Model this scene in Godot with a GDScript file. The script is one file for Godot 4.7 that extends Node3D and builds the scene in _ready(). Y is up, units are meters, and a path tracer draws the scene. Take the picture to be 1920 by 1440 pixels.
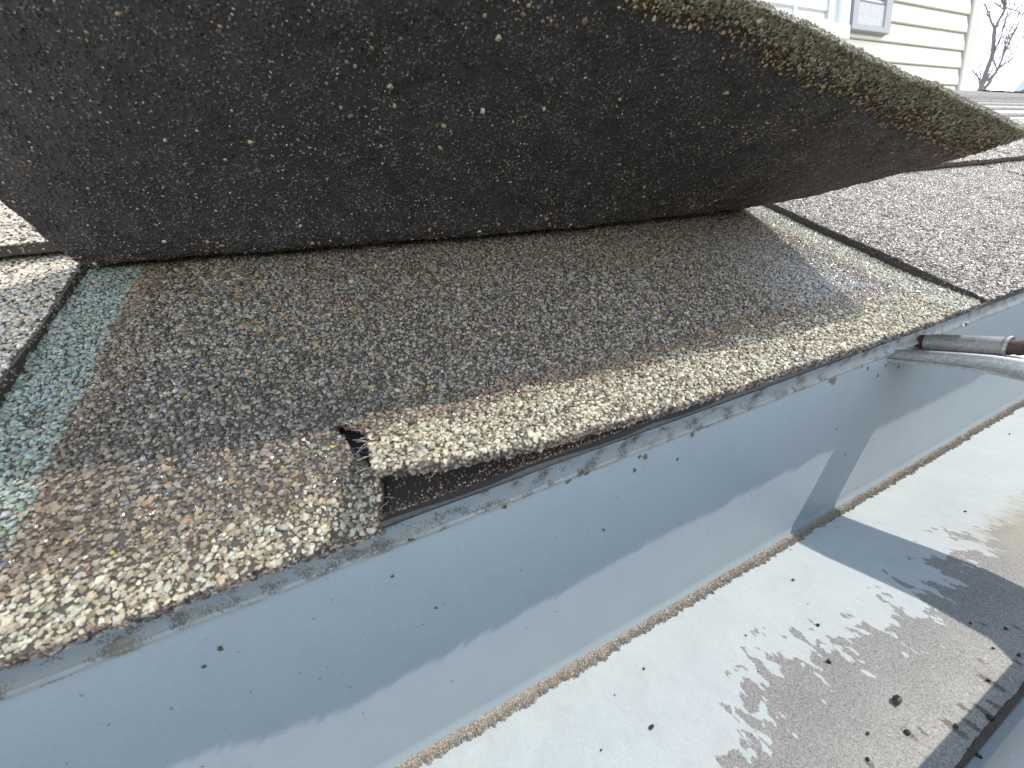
extends Node3D
# A lifted asphalt shingle over a torn one at the eave of a roof, a white gutter below and a sided house wall behind.
# x runs along the eave, y is up, z points out from the roof. Roof points are given as (x, u up the slope, h off the slope).

const PITCH := 0.58304          # radians, the slope near the eave
const WALL_Z := -0.015          # back wall of the gutter
const FLOOR_Y := -0.08428       # floor of the gutter
var cp := cos(PITCH)
var sp := sin(PITCH)
var up_slope := Vector3(0, sin(PITCH), -cos(PITCH))
var off_slope := Vector3(0, cos(PITCH), sin(PITCH))
var rng := RandomNumberGenerator.new()
var n1 := FastNoiseLite.new()
var n2 := FastNoiseLite.new()
var names := {}
var M := {}
var chips := []

func roof(x: float, u: float, h: float) -> Vector3:
	return Vector3(x, u * sp + h * cp, -u * cp + h * sp)

# ------------------------------------------------------------------ naming
func put(o: Node3D, called: String, parent: Node = self) -> Node3D:
	o.name = called
	parent.add_child(o, true)
	if parent == self or true:
		var key = str(parent.get_instance_id()) + called
		var k: int = names.get(key, 0)
		if k > 0:
			o.name = "%s_%03d" % [called, k]
		names[key] = k + 1
	return o

func tag(o: Node3D, label: String, category: String, group := "") -> Node3D:
	o.set_meta("label", label)
	o.set_meta("category", category)
	if group != "":
		o.set_meta("group", group)
	return o

func thing(called: String, label: String, category: String, group := "", at := Vector3.ZERO) -> Node3D:
	var o := Node3D.new()
	o.position = at
	put(o, called)
	return tag(o, label, category, group)

func mesh(called: String, m: Mesh, mat: Material, parent: Node = self) -> MeshInstance3D:
	var o := MeshInstance3D.new()
	o.mesh = m
	o.material_override = mat
	put(o, called, parent)
	return o

# ------------------------------------------------------------------ shapes
func tool() -> SurfaceTool:
	var st := SurfaceTool.new()
	st.begin(Mesh.PRIMITIVE_TRIANGLES)
	return st

func tri(st: SurfaceTool, a: Vector3, b: Vector3, c: Vector3) -> void:
	st.add_vertex(a); st.add_vertex(b); st.add_vertex(c)

func quad(st: SurfaceTool, a: Vector3, b: Vector3, c: Vector3, d: Vector3) -> void:
	tri(st, a, b, c); tri(st, a, c, d)

func done(st: SurfaceTool) -> ArrayMesh:
	st.generate_normals()
	return st.commit()

# a sheet with thickness: top[j][i], i towards +x, j up the slope
func slab(st: SurfaceTool, top: Array, low: Array) -> void:
	var nj := top.size(); var ni: int = top[0].size()
	st.set_smooth_group(1)
	for j in nj - 1:
		var r0: PackedVector3Array = top[j]; var r1: PackedVector3Array = top[j + 1]
		for i in ni - 1:
			quad(st, r0[i], r1[i], r1[i + 1], r0[i + 1])
	st.set_smooth_group(2)
	for j in nj - 1:
		var r0: PackedVector3Array = low[j]; var r1: PackedVector3Array = low[j + 1]
		for i in ni - 1:
			quad(st, r0[i], r0[i + 1], r1[i + 1], r1[i])
	st.set_smooth_group(3)
	for i in ni - 1:
		quad(st, low[0][i], top[0][i], top[0][i + 1], low[0][i + 1])
		quad(st, low[nj - 1][i + 1], top[nj - 1][i + 1], top[nj - 1][i], low[nj - 1][i])
	st.set_smooth_group(4)
	for j in nj - 1:
		quad(st, low[j + 1][0], top[j + 1][0], top[j][0], low[j][0])
		quad(st, low[j][ni - 1], top[j][ni - 1], top[j + 1][ni - 1], low[j + 1][ni - 1])

func box(st: SurfaceTool, lo: Vector3, hi: Vector3, b := 0.0) -> void:
	st.set_smooth_group(-1)
	if b <= 0.0:
		var v := func(i, j, k): return Vector3(hi.x if i else lo.x, hi.y if j else lo.y, hi.z if k else lo.z)
		quad(st, v.call(0,0,1), v.call(0,1,1), v.call(1,1,1), v.call(1,0,1))
		quad(st, v.call(1,0,0), v.call(1,1,0), v.call(0,1,0), v.call(0,0,0))
		quad(st, v.call(0,1,1), v.call(0,1,0), v.call(1,1,0), v.call(1,1,1))
		quad(st, v.call(0,0,0), v.call(0,0,1), v.call(1,0,1), v.call(1,0,0))
		quad(st, v.call(0,0,0), v.call(0,1,0), v.call(0,1,1), v.call(0,0,1))
		quad(st, v.call(1,0,1), v.call(1,1,1), v.call(1,1,0), v.call(1,0,0))
	else:  # octagonal section along y with small chamfers
		var pts := PackedVector2Array([Vector2(lo.x + b, lo.z), Vector2(hi.x - b, lo.z), Vector2(hi.x, lo.z + b), Vector2(hi.x, hi.z - b), Vector2(hi.x - b, hi.z), Vector2(lo.x + b, hi.z), Vector2(lo.x, hi.z - b), Vector2(lo.x, lo.z + b)])
		var c := Vector2((lo.x + hi.x) / 2, (lo.z + hi.z) / 2)
		for i in 8:
			var p := pts[i]; var q := pts[(i + 1) % 8]
			quad(st, Vector3(p.x, lo.y, p.y), Vector3(p.x, hi.y, p.y), Vector3(q.x, hi.y, q.y), Vector3(q.x, lo.y, q.y))
			tri(st, Vector3(p.x, hi.y, p.y), Vector3(c.x, hi.y, c.y), Vector3(q.x, hi.y, q.y))
			tri(st, Vector3(q.x, lo.y, q.y), Vector3(c.x, lo.y, c.y), Vector3(p.x, lo.y, p.y))

# a profile of (z, y) points swept along x, points run so that the outside lies to their left seen from +x
func sweep_x(st: SurfaceTool, prof: Array, x0: float, x1: float, n := 1, smooth := true, caps := false) -> void:
	st.set_smooth_group(1 if smooth else -1)
	for k in n:
		var a := lerpf(x0, x1, float(k) / n); var b := lerpf(x0, x1, float(k + 1) / n)
		for i in prof.size() - 1:
			var p: Vector2 = prof[i]; var q: Vector2 = prof[i + 1]
			quad(st, Vector3(a, p.y, p.x), Vector3(a, q.y, q.x), Vector3(b, q.y, q.x), Vector3(b, p.y, p.x))
	if caps:
		st.set_smooth_group(-1)
		var c := Vector2.ZERO
		for p in prof: c += p
		c /= prof.size()
		for i in prof.size() - 1:
			var p: Vector2 = prof[i]; var q: Vector2 = prof[i + 1]
			tri(st, Vector3(x0, c.y, c.x), Vector3(x0, q.y, q.x), Vector3(x0, p.y, p.x))
			tri(st, Vector3(x1, c.y, c.x), Vector3(x1, p.y, p.x), Vector3(x1, q.y, q.x))

# round or flattened tube along points; radii per point; squash scales the second axis
func tube(st: SurfaceTool, pts: Array, rad: Array, sides := 8, up := Vector3.UP, squash := 1.0, caps := true) -> void:
	st.set_smooth_group(1)
	var rings := []
	for k in pts.size():
		var d: Vector3 = (pts[mini(k + 1, pts.size() - 1)] - pts[maxi(k - 1, 0)]).normalized()
		var s := d.cross(up).normalized()
		var t := s.cross(d).normalized()
		var ring := PackedVector3Array()
		for i in sides:
			var a := TAU * i / sides
			ring.append(pts[k] + s * cos(a) * rad[k] * squash + t * sin(a) * rad[k])
		rings.append(ring)
	for k in rings.size() - 1:
		for i in sides:
			var j := (i + 1) % sides
			quad(st, rings[k][i], rings[k][j], rings[k + 1][j], rings[k + 1][i])
	if caps:
		st.set_smooth_group(-1)
		for i in sides:
			var j := (i + 1) % sides
			tri(st, pts[0], rings[0][j], rings[0][i])
			tri(st, pts[-1], rings[-1][i], rings[-1][j])

func chip_mesh(seed_: int, flat: float) -> ArrayMesh:
	rng.seed = seed_
	var ico := [[0,11,5],[0,5,1],[0,1,7],[0,7,10],[0,10,11],[1,5,9],[5,11,4],[11,10,2],[10,7,6],[7,1,8],[3,9,4],[3,4,2],[3,2,6],[3,6,8],[3,8,9],[4,9,5],[2,4,11],[6,2,10],[8,6,7],[9,8,1]]
	var t := 1.618
	var v := [Vector3(-1,t,0),Vector3(1,t,0),Vector3(-1,-t,0),Vector3(1,-t,0),Vector3(0,-1,t),Vector3(0,1,t),Vector3(0,-1,-t),Vector3(0,1,-t),Vector3(t,0,-1),Vector3(t,0,1),Vector3(-t,0,-1),Vector3(-t,0,1)]
	for i in 12:
		v[i] = v[i].normalized() * rng.randf_range(0.32, 0.62) * Vector3(1.0, flat, rng.randf_range(0.7, 1.0))
	var st := tool()
	st.set_smooth_group(-1)
	for f in ico:
		tri(st, v[f[0]], v[f[2]], v[f[1]])
	return done(st)

# a cloud of granules as one MultiMesh part: rows are [position, normal, size, colour]
func granules(called: String, parent: Node, pos: PackedVector3Array, nor: PackedVector3Array, size: PackedFloat32Array, col: PackedColorArray, which: int, mat: Material) -> void:
	var n := pos.size()
	if n == 0:
		return
	var buf := PackedFloat32Array()
	buf.resize(n * 16)
	for i in n:
		var y := nor[i]
		var x := y.cross(Vector3(rng.randf() - 0.5, rng.randf() - 0.5, rng.randf() - 0.5)).normalized()
		y = (y + x * rng.randf_range(-0.45, 0.45)).normalized()
		x = (x - y * x.dot(y)).normalized()
		var z := x.cross(y)
		var s := size[i]
		var sx := s * rng.randf_range(0.85, 1.3); var sz := s * rng.randf_range(0.7, 1.05)
		var o := i * 16
		buf[o] = x.x * sx; buf[o + 1] = y.x * s; buf[o + 2] = z.x * sz; buf[o + 3] = pos[i].x
		buf[o + 4] = x.y * sx; buf[o + 5] = y.y * s; buf[o + 6] = z.y * sz; buf[o + 7] = pos[i].y
		buf[o + 8] = x.z * sx; buf[o + 9] = y.z * s; buf[o + 10] = z.z * sz; buf[o + 11] = pos[i].z
		var c := col[i]
		buf[o + 12] = c.r; buf[o + 13] = c.g; buf[o + 14] = c.b; buf[o + 15] = 1.0
	var mm := MultiMesh.new()
	mm.transform_format = MultiMesh.TRANSFORM_3D
	mm.use_colors = true
	mm.mesh = chips[which]
	mm.instance_count = n
	mm.buffer = buf
	var o := MultiMeshInstance3D.new()
	o.multimesh = mm
	o.material_override = mat
	put(o, called, parent)
	o.set_meta("kind", "stuff")

func pick(cols: Array, spread := 0.22) -> Color:
	var c: Color = cols[rng.randi() % cols.size()]
	var k := 1.0 + rng.randf_range(-spread, spread)
	return Color(c.r * k, c.g * k, c.b * k)

# ------------------------------------------------------------------ materials
func mat(called: String, c: Color, rough := 0.7, metal := 0.0) -> StandardMaterial3D:
	var m := StandardMaterial3D.new()
	m.resource_name = called
	m.albedo_color = c.linear_to_srgb()
	m.roughness = rough
	m.metallic = metal
	return m

func vmat(called: String, rough: float, spec := 0.5) -> StandardMaterial3D:
	var m := StandardMaterial3D.new()
	m.resource_name = called
	m.vertex_color_use_as_albedo = true
	m.roughness = rough
	m.metallic_specular = spec
	return m

func bump(m: StandardMaterial3D, freq: float, tile: float, strength: float, kind := FastNoiseLite.TYPE_SIMPLEX_SMOOTH, size := 512) -> void:
	var n := FastNoiseLite.new()
	n.noise_type = kind
	n.frequency = freq
	n.fractal_octaves = 4
	n.seed = 5
	var t := NoiseTexture2D.new()
	t.noise = n; t.width = size; t.height = size
	t.seamless = true; t.as_normal_map = true; t.bump_strength = 6.0
	m.normal_enabled = true
	m.normal_texture = t
	m.normal_scale = strength
	m.uv1_triplanar = true
	m.uv1_world_triplanar = true
	m.uv1_scale = Vector3.ONE / tile

var speckle_tex: ImageTexture
func speckle() -> ImageTexture:
	if speckle_tex == null:
		var d := PackedByteArray(); d.resize(256 * 256 * 3)
		for j in 256:
			for i in 256:
				# wraps round: sampled on a torus
				var a := TAU * i / 256.0; var b := TAU * j / 256.0
				var v := 0.80 + 0.34 * n1.get_noise_3d(cos(a) * 1.6 + 5.0, sin(a) * 1.6 + cos(b) * 1.6, sin(b) * 1.6) + 0.22 * n2.get_noise_3d(cos(a) * 7.0 + 5.0, sin(a) * 7.0 + cos(b) * 7.0, sin(b) * 7.0)
				put_px(d, (j * 256 + i) * 3, v, v * 0.985, v * 0.96)
		speckle_tex = image_tex(256, 256, d)
	return speckle_tex

func image_tex(w: int, h: int, data: PackedByteArray) -> ImageTexture:
	return ImageTexture.create_from_image(Image.create_from_data(w, h, false, Image.FORMAT_RGB8, data))

func put_px(d: PackedByteArray, o: int, r: float, g: float, b: float) -> void:
	d[o] = int(clampf(255.0 * (1.055 * pow(clampf(r, 0.0032, 1.0), 0.41667) - 0.055), 0, 255))
	d[o + 1] = int(clampf(255.0 * (1.055 * pow(clampf(g, 0.0032, 1.0), 0.41667) - 0.055), 0, 255))
	d[o + 2] = int(clampf(255.0 * (1.055 * pow(clampf(b, 0.0032, 1.0), 0.41667) - 0.055), 0, 255))

# ------------------------------------------------------------------ the scene
func _ready() -> void:
	camera_and_light()
	noises()
	materials()
	ground()
	gutter()
	drip_edge()
	main_roof()
	torn_shingle()
	lifted_shingle()
	hanger()
	debris()
	house()
	trees()

func camera_and_light() -> void:
	var cam := Camera3D.new()
	cam.name = "camera"
	var R := Vector3(0.91456627, -0.156888, 0.37276628)
	var U := Vector3(0.24754649, 0.94602407, -0.20918696)
	var F := Vector3(0.31982695, -0.28359232, -0.90403878)
	cam.transform = Transform3D(Basis(R, U, -F).orthonormalized(), Vector3(0.08068611, 0.04027144, 0.06357545))
	var at := CameraAttributesPhysical.new()
	at.frustum_focal_length = 12.0 * 652.572 / 720.0
	at.frustum_focus_distance = 0.14
	at.frustum_near = 0.004
	at.frustum_far = 400.0
	at.exposure_aperture = 24.0
	cam.attributes = at
	cam.keep_aspect = Camera3D.KEEP_HEIGHT
	add_child(cam)
	cam.fov = rad_to_deg(2.0 * atan(720.0 / 652.572))
	cam.near = 0.004
	cam.far = 400.0

	var sky := ProceduralSkyMaterial.new()
	sky.sky_top_color = Color(0.49, 0.55, 0.63)
	sky.sky_horizon_color = Color(0.91, 0.92, 0.93)
	sky.sky_curve = 0.28
	sky.sky_energy_multiplier = 2.0
	sky.ground_bottom_color = Color(0.30, 0.28, 0.25)
	sky.ground_horizon_color = Color(0.62, 0.63, 0.62)
	sky.sun_angle_max = 12.0
	sky.sky_cover = clouds()
	sky.sky_cover_modulate = Color(1, 1, 1, 1)
	var env := Environment.new()
	env.background_mode = Environment.BG_SKY
	env.sky = Sky.new()
	env.sky.sky_material = sky
	env.background_energy_multiplier = 1.0
	env.tonemap_mode = Environment.TONE_MAPPER_LINEAR
	env.tonemap_exposure = 1.0
	env.sdfgi_enabled = true
	env.ssao_enabled = true
	env.ssil_enabled = true
	var we := WorldEnvironment.new()
	we.name = "world_environment"
	we.environment = env
	add_child(we)

	var sun := DirectionalLight3D.new()
	sun.name = "sun"
	sun.light_energy = 1.6
	sun.light_color = Color(1.0, 0.965, 0.915)
	sun.light_angular_distance = 0.55
	sun.shadow_enabled = true
	add_child(sun)
	sun.look_at_from_position(Vector3(0.85, 1.0, 0.31), Vector3.ZERO, Vector3.UP)

func clouds() -> ImageTexture:
	var w := 512; var h := 256
	var n := FastNoiseLite.new()
	n.seed = 11; n.frequency = 1.3; n.fractal_octaves = 5
	var im := Image.create(w, h, false, Image.FORMAT_RGBA8)
	for j in h:
		var el := (0.5 - (j + 0.5) / h) * PI
		for i in w:
			var az := (i + 0.5) / w * TAU
			var v := Vector3(cos(el) * sin(az), sin(el) * 1.8, cos(el) * cos(az))
			var c := smoothstep(-0.12, 0.38, n.get_noise_3dv(v * 1.2))
			im.set_pixel(i, j, Color(0.86, 0.90, 0.95, c * 0.55))
	return ImageTexture.create_from_image(im)

func noises() -> void:
	n1.seed = 3; n1.frequency = 1.0; n1.fractal_octaves = 4
	n2.seed = 8; n2.frequency = 1.0; n2.fractal_octaves = 2
	rng.seed = 1
	chips = [chip_mesh(4, 0.6), chip_mesh(9, 0.5), chip_mesh(21, 0.8)]

func materials() -> void:
	M.granule = vmat("ceramic granules", 0.6, 0.45)
	M.granule_shiny = vmat("glassy granules", 0.16, 0.7)
	for g in [M.granule, M.granule_shiny]:
		bump(g, 0.03, 0.004, 0.7)
		g.albedo_texture = speckle()
	M.crumb = vmat("asphalt crumbs", 0.45, 0.4)
	M.asphalt = mat("asphalt", Color(0.045, 0.038, 0.031), 0.7)
	bump(M.asphalt, 0.05, 0.008, 1.0)
	M.asphalt_under = mat("asphalt underside", Color(0.045, 0.043, 0.045), 0.5)
	bump(M.asphalt_under, 0.03, 0.03, 0.9)
	M.deck = mat("deck timber", Color(0.25, 0.18, 0.11), 0.8)
	M.aluminium = mat("weathered aluminium", Color(0.62, 0.615, 0.60), 0.45, 0.7)
	bump(M.aluminium, 0.04, 0.012, 0.5)
	M.aluminium.albedo_texture = speckle()
	M.rust = mat("rusty steel", Color(0.075, 0.046, 0.038), 0.75, 0.2)
	bump(M.rust, 0.05, 0.006, 0.8)
	M.gutter_paint = mat("gutter paint", Color(0.58, 0.62, 0.64), 0.45)
	M.sealant = mat("dirty sealant", Color(0.30, 0.27, 0.225), 0.85)

func ground() -> void:
	var st := tool()
	quad(st, Vector3(-150, -3, 150), Vector3(-150, -3, -150), Vector3(150, -3, -150), Vector3(150, -3, 150))
	var m := mat("lawn", Color(0.09, 0.10, 0.05), 0.95)
	bump(m, 0.02, 1.5, 1.0)
	var o := mesh("ground", done(st), m)
	o.set_meta("kind", "structure")

# ------------------------------------------------------------------ gutter
const GX0 := -0.6
const GX1 := 1.6
func gutter() -> void:
	var t := thing("gutter", "white painted metal rain gutter with grey dirt and chalky stains on its floor", "gutter")
	# back wall, textured sheet with thickness
	var wx0 := -0.1; var wx1 := 0.46; var wh := 0.0845
	var W := 2048; var H := 320
	var d := PackedByteArray(); d.resize(W * H * 3)
	var spots := [[0.1243,-0.0154,1.3],[0.1205,-0.0167,0.9],[0.1268,-0.0168,0.6],[0.1484,-0.0191,0.9],[0.1463,-0.0184,0.6],[0.144,-0.0223,0.6],[0.1615,-0.0248,0.5],[0.1703,-0.0158,1.2],[0.1746,-0.0163,0.7],[0.1681,-0.0178,0.9],[0.1006,-0.0174,0.6],[0.0759,-0.0153,0.6],[0.0694,-0.0241,0.4],[0.0335,-0.0243,0.5],[0.0297,-0.0271,0.4],[0.0771,-0.039,0.4],[0.1307,-0.0386,0.5],[0.2506,-0.042,0.5],[0.2591,-0.0571,0.5],[0.241,-0.0168,1.4],[0.2436,-0.0184,1.5],[0.2319,-0.0139,1.0],[0.281,-0.0209,0.6],[0.2759,-0.0245,0.7],[0.2925,-0.0244,0.8],[0.2164,-0.0146,0.9],[0.262,-0.0165,0.8],[0.267,-0.019,0.7]]
	for j in H:
		var y := -wh * (j + 0.5) / H
		for i in W:
			var x := lerpf(wx0, wx1, (i + 0.5) / W)
			var g := 1.0 + 0.035 * n1.get_noise_2d(x * 60.0, y * 60.0) + 0.06 * n2.get_noise_2d(x * 900.0, y * 4200.0) + 0.05 * n2.get_noise_2d(x * 4000.0, y * 4000.0)
			var r := 0.292 * g; var gg := 0.345 * g; var b := 0.375 * g
			# grime along the bead and above it, with contact shade painted on the strip
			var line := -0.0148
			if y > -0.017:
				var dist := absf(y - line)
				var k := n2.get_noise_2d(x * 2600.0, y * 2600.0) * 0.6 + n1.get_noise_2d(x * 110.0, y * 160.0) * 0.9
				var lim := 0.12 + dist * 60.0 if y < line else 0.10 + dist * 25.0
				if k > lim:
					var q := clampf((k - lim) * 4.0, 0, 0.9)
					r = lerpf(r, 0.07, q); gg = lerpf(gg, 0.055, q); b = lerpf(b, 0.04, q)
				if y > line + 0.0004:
					r *= 0.62; gg *= 0.64; b *= 0.64  # contact shade under the shingle edge, darkened into the dirty strip
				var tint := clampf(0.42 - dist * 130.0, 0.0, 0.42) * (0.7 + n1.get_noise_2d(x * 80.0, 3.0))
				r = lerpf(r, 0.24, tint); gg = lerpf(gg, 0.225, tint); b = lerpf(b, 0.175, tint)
			var far := n2.get_noise_2d(x * 420.0 + 50.0, y * 420.0)
			if far > 0.80:
				r *= 0.45; gg *= 0.43; b *= 0.4
			put_px(d, (j * W + i) * 3, r, gg, b)
	for s in spots:
		var rad: float = s[2] * 0.0011
		var i0 := int((s[0] - wx0) / (wx1 - wx0) * W); var j0 := int(-s[1] / wh * H)
		for dj in range(-11, 12):
			for di in range(-11, 12):
				var i := i0 + di; var j := j0 + dj
				if i < 0 or j < 0 or i >= W or j >= H: continue
				var px := di * (wx1 - wx0) / W; var py := dj * wh / H
				var rr := sqrt(px * px + py * py) / rad + 0.55 * n2.get_noise_2d(i * 0.35 + s[0] * 900.0, j * 0.35)
				if rr < 1.0:
					var o := (j * W + i) * 3
					var core := n2.get_noise_2d(i * 0.6, j * 0.6 + 77.0) > 0.15
					if core and s[2] > 0.8: put_px(d, o, 0.28, 0.25, 0.17)
					else: put_px(d, o, 0.06, 0.052, 0.04)
	var wm := mat("gutter wall paint", Color.WHITE, 0.42)
	wm.albedo_color = Color.WHITE
	wm.albedo_texture = image_tex(W, H, d)
	wm.metallic_specular = 0.4
	var st := tool()
	st.set_smooth_group(1)
	var prof := [Vector2(0.0008, -0.0100), Vector2(0.0008, -0.0138), Vector2(0.0014, -0.0144), Vector2(0.0018, -0.0150), Vector2(0.0014, -0.0157), Vector2(0.0003, -0.0166), Vector2(0.0, -0.0185), Vector2(0.0, -0.045), Vector2(0.0, -0.0800), Vector2(0.0006, -0.0828), Vector2(0.0022, -0.0843)]
	var nx := 200
	for k in nx:
		var a := lerpf(GX0, GX1, float(k) / nx); var b := lerpf(GX0, GX1, float(k + 1) / nx)
		for i in prof.size() - 1:
			var p: Vector2 = prof[i]; var q: Vector2 = prof[i + 1]
			var vs := [[a, p], [b, p], [b, q], [a, p], [b, q], [a, q]]
			for e in vs:
				var x: float = e[0]; var v: Vector2 = e[1]
				var wob := 0.00045 * n1.get_noise_2d(x * 9.0, v.y * 20.0)
				st.set_uv(Vector2((x - wx0) / (wx1 - wx0), -v.y / wh))
				st.add_vertex(Vector3(x, v.y, WALL_Z + v.x + wob))
	# its back face
	st.set_smooth_group(-1)
	st.set_uv(Vector2(0.1, 0.6))
	quad(st, Vector3(GX1, -0.086, WALL_Z - 0.0015), Vector3(GX1, -0.010, WALL_Z - 0.0015), Vector3(GX0, -0.010, WALL_Z - 0.0015), Vector3(GX0, -0.086, WALL_Z - 0.0015))
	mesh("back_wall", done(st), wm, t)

	# floor
	var fx0 := 0.04; var fx1 := 0.56; var fz0 := WALL_Z; var fz1 := 0.056
	W = 2048; H = 280
	d = PackedByteArray(); d.resize(W * H * 3)
	var stains := [[0.2106,0.0436,3.2,1.3],[0.1894,0.0440,2.8,1.2],[0.1935,0.0455,2.2,1.0],[0.1789,0.0399,1.9,1.0],[0.1820,0.0410,1.0,0.8],[0.1970,0.0430,1.6,0.7],[0.2000,0.0455,2.6,1.0],[0.2040,0.0462,2.0,0.9],[0.2160,0.0400,1.2,0.6],[0.2230,0.0445,1.4,0.7],[0.1864,0.0487,2.0,1.1],[0.1640,0.0390,1.2,0.8],[0.1480,0.0330,1.4,0.9],[0.2310,0.0360,1.1,0.6],[0.2370,0.0405,1.0,0.6]]
	for j in H:
		var z := lerpf(fz0, fz1, (j + 0.5) / H)
		for i in W:
			var x := lerpf(fx0, fx1, (i + 0.5) / W)
			var fine := n2.get_noise_2d(x * 2600.0, z * 2600.0)
			var mid := n1.get_noise_2d(x * 240.0, z * 150.0)
			var cloud := n1.get_noise_2d(x * 45.0 + 9.0, z * 45.0)
			var g := 1.0 + 0.17 * fine + 0.08 * mid + 0.06 * cloud
			var r := 0.372 * g; var gg := 0.405 * g; var b := 0.408 * g
			# fine grey scuffs on the chalky film
			if mid + 0.6 * fine > 0.55:
				r *= 0.88; gg *= 0.88; b *= 0.88
			# dirt where water stands: beyond a ragged shoreline towards the front
			var shore := 0.0222 + 0.004 * sin(x * 61.0 + 1.0) + 0.0035 * clampf((x - 0.25) * 20.0, -1.0, 1.4)
			var k := (z - shore) / 0.0065 + 2.3 * n1.get_noise_2d(x * 120.0 + 3.0, z * 80.0) + 1.5 * n1.get_noise_2d(x * 330.0, z * 200.0 + 6.0) - clampf((0.155 - x) * 60.0, 0.0, 3.0)
			if x < 0.12: k -= 2.0
			if k > 0.0:
				var q := clampf(k * 7.0, 0.0, 1.0)
				var grain := 1.04 + 0.75 * fine + 0.5 * n2.get_noise_2d(x * 5200.0, z * 5200.0) + 0.12 * cloud
				var warm := clampf((z - 0.030) * 45.0, 0.0, 0.8)
				var dr := lerpf(0.195, 0.30, warm) * grain; var dg := lerpf(0.190, 0.29, warm) * grain; var db := lerpf(0.183, 0.262, warm) * grain
				r = lerpf(r, dr, q); gg = lerpf(gg, dg, q); b = lerpf(b, db, q)
			elif k > -0.35:
				r *= 1.03; gg *= 1.03; b *= 1.03
			# tan silt beyond the hanger
			var silt := smoothstep(0.262, 0.29, x + 0.01 * mid) * smoothstep(0.016, 0.026, z + 0.006 * mid)
			if silt > 0.0:
				r = lerpf(r, 0.27 * (1 + 0.45 * fine), silt * 0.85); gg = lerpf(gg, 0.248 * (1 + 0.45 * fine), silt * 0.85); b = lerpf(b, 0.205 * (1 + 0.3 * fine), silt)
			for s in stains:
				var ax: float = (x - s[0]) / (s[3] * 0.001); var az: float = (z - s[1]) / (s[2] * 0.001)
				if absf(ax) < 1.6 and absf(az) < 1.6:
					var e := ax * ax + az * az + 1.1 * n2.get_noise_2d(x * 1700.0, z * 1300.0)
					if e < 0.75:
						var q := clampf((0.75 - e) * 2.5, 0.0, 0.82)
						r = lerpf(r, 0.05, q); gg = lerpf(gg, 0.042, q); b = lerpf(b, 0.03, q)
			put_px(d, (j * W + i) * 3, r, gg, b)
	var fm := mat("gutter floor film", Color.WHITE, 0.6)
	fm.albedo_color = Color.WHITE
	fm.albedo_texture = image_tex(W, H, d)
	st = tool()
	st.set_smooth_group(1)
	nx = 280
	var nz := 14
	for k in nx:
		for l in nz:
			var vs := [[k, l], [k, l + 1], [k + 1, l + 1], [k, l], [k + 1, l + 1], [k + 1, l]]
			vs = [vs[0], vs[5], vs[4], vs[0], vs[4], vs[1]]
			for e in vs:
				var x := lerpf(GX0, GX1, float(e[0]) / nx); var z := lerpf(fz0 + 0.0022, 0.0475, float(e[1]) / nz)
				st.set_uv(Vector2((x - fx0) / (fx1 - fx0), (z - fz0) / (fz1 - fz0)))
				st.add_vertex(Vector3(x, FLOOR_Y + 0.0002 * n1.get_noise_2d(x * 14.0, z * 14.0), z))
	mesh("floor", done(st), fm, t)

	# front wall with rolled bottom corner, ogee and lip
	st = tool()
	prof = [Vector2(0.0475, FLOOR_Y), Vector2(0.0492, FLOOR_Y + 0.0004), Vector2(0.0506, FLOOR_Y + 0.0016), Vector2(0.0513, FLOOR_Y + 0.004), Vector2(0.0518, -0.070), Vector2(0.0525, -0.060), Vector2(0.0545, -0.050), Vector2(0.060, -0.040), Vector2(0.068, -0.032), Vector2(0.0765, -0.026), Vector2(0.080, -0.018), Vector2(0.0805, -0.0085), Vector2(0.0795, -0.0066), Vector2(0.0775, -0.0060), Vector2(0.0735, -0.0060), Vector2(0.0722, -0.0068), Vector2(0.0720, -0.0100)]
	var outer := []
	for p in prof: outer.append(p)
	prof.reverse()
	sweep_x(st, prof, GX0, GX1, 60)
	st.set_smooth_group(2)
	var back := []
	for p in outer: back.append(p + Vector2(0.0009, -0.0009))
	sweep_x(st, back, GX0, GX1, 60)
	var fw := mat("gutter front paint", Color(0.36, 0.40, 0.42), 0.5)
	bump(fw, 0.03, 0.02, 0.3)
	mesh("front_wall", done(st), fw, t)

	# gritty sealant bead along the back seam and grime in the front corner
	for side in 2:
		st = tool()
		st.set_smooth_group(1)
		var seg := 3800
		var nq := 9 if side == 0 else 4
		var prev := []
		for k in seg + 1:
			var x := lerpf(GX0, 0.9, float(k) / seg)
			var w := 0.0028 + 0.0008 * n1.get_noise_2d(x * 70.0, 1.0 + side * 9) + 0.0012 * n1.get_noise_2d(x * 330.0, 5.0)
			var row := []
			var z0 := WALL_Z + 0.0012
			var wid := w
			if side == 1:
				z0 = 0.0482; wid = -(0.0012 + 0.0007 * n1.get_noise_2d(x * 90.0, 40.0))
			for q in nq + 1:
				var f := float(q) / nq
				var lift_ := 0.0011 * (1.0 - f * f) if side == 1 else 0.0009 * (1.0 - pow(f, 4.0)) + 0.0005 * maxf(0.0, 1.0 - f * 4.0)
				lift_ += 0.00016 * n2.get_noise_2d(x * 2200.0, f * 9.0) * (1.0 - f) - 0.0003 * f
				row.append(Vector3(x, FLOOR_Y + 0.0002 + lift_, z0 + wid * f))
			if k > 0:
				for q in nq:
					var g := 1.0 + 0.35 * n2.get_noise_2d(x * 1900.0, q * 0.9) + 0.25 * n1.get_noise_2d(x * 200.0, q * 0.3)
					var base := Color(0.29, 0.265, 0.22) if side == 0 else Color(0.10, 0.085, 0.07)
					st.set_color(Color(base.r * g, base.g * g, base.b * g))
					if side == 0: quad(st, prev[q], row[q], row[q + 1], prev[q + 1])
					else: quad(st, prev[q], prev[q + 1], row[q + 1], row[q])
			prev = row
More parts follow.
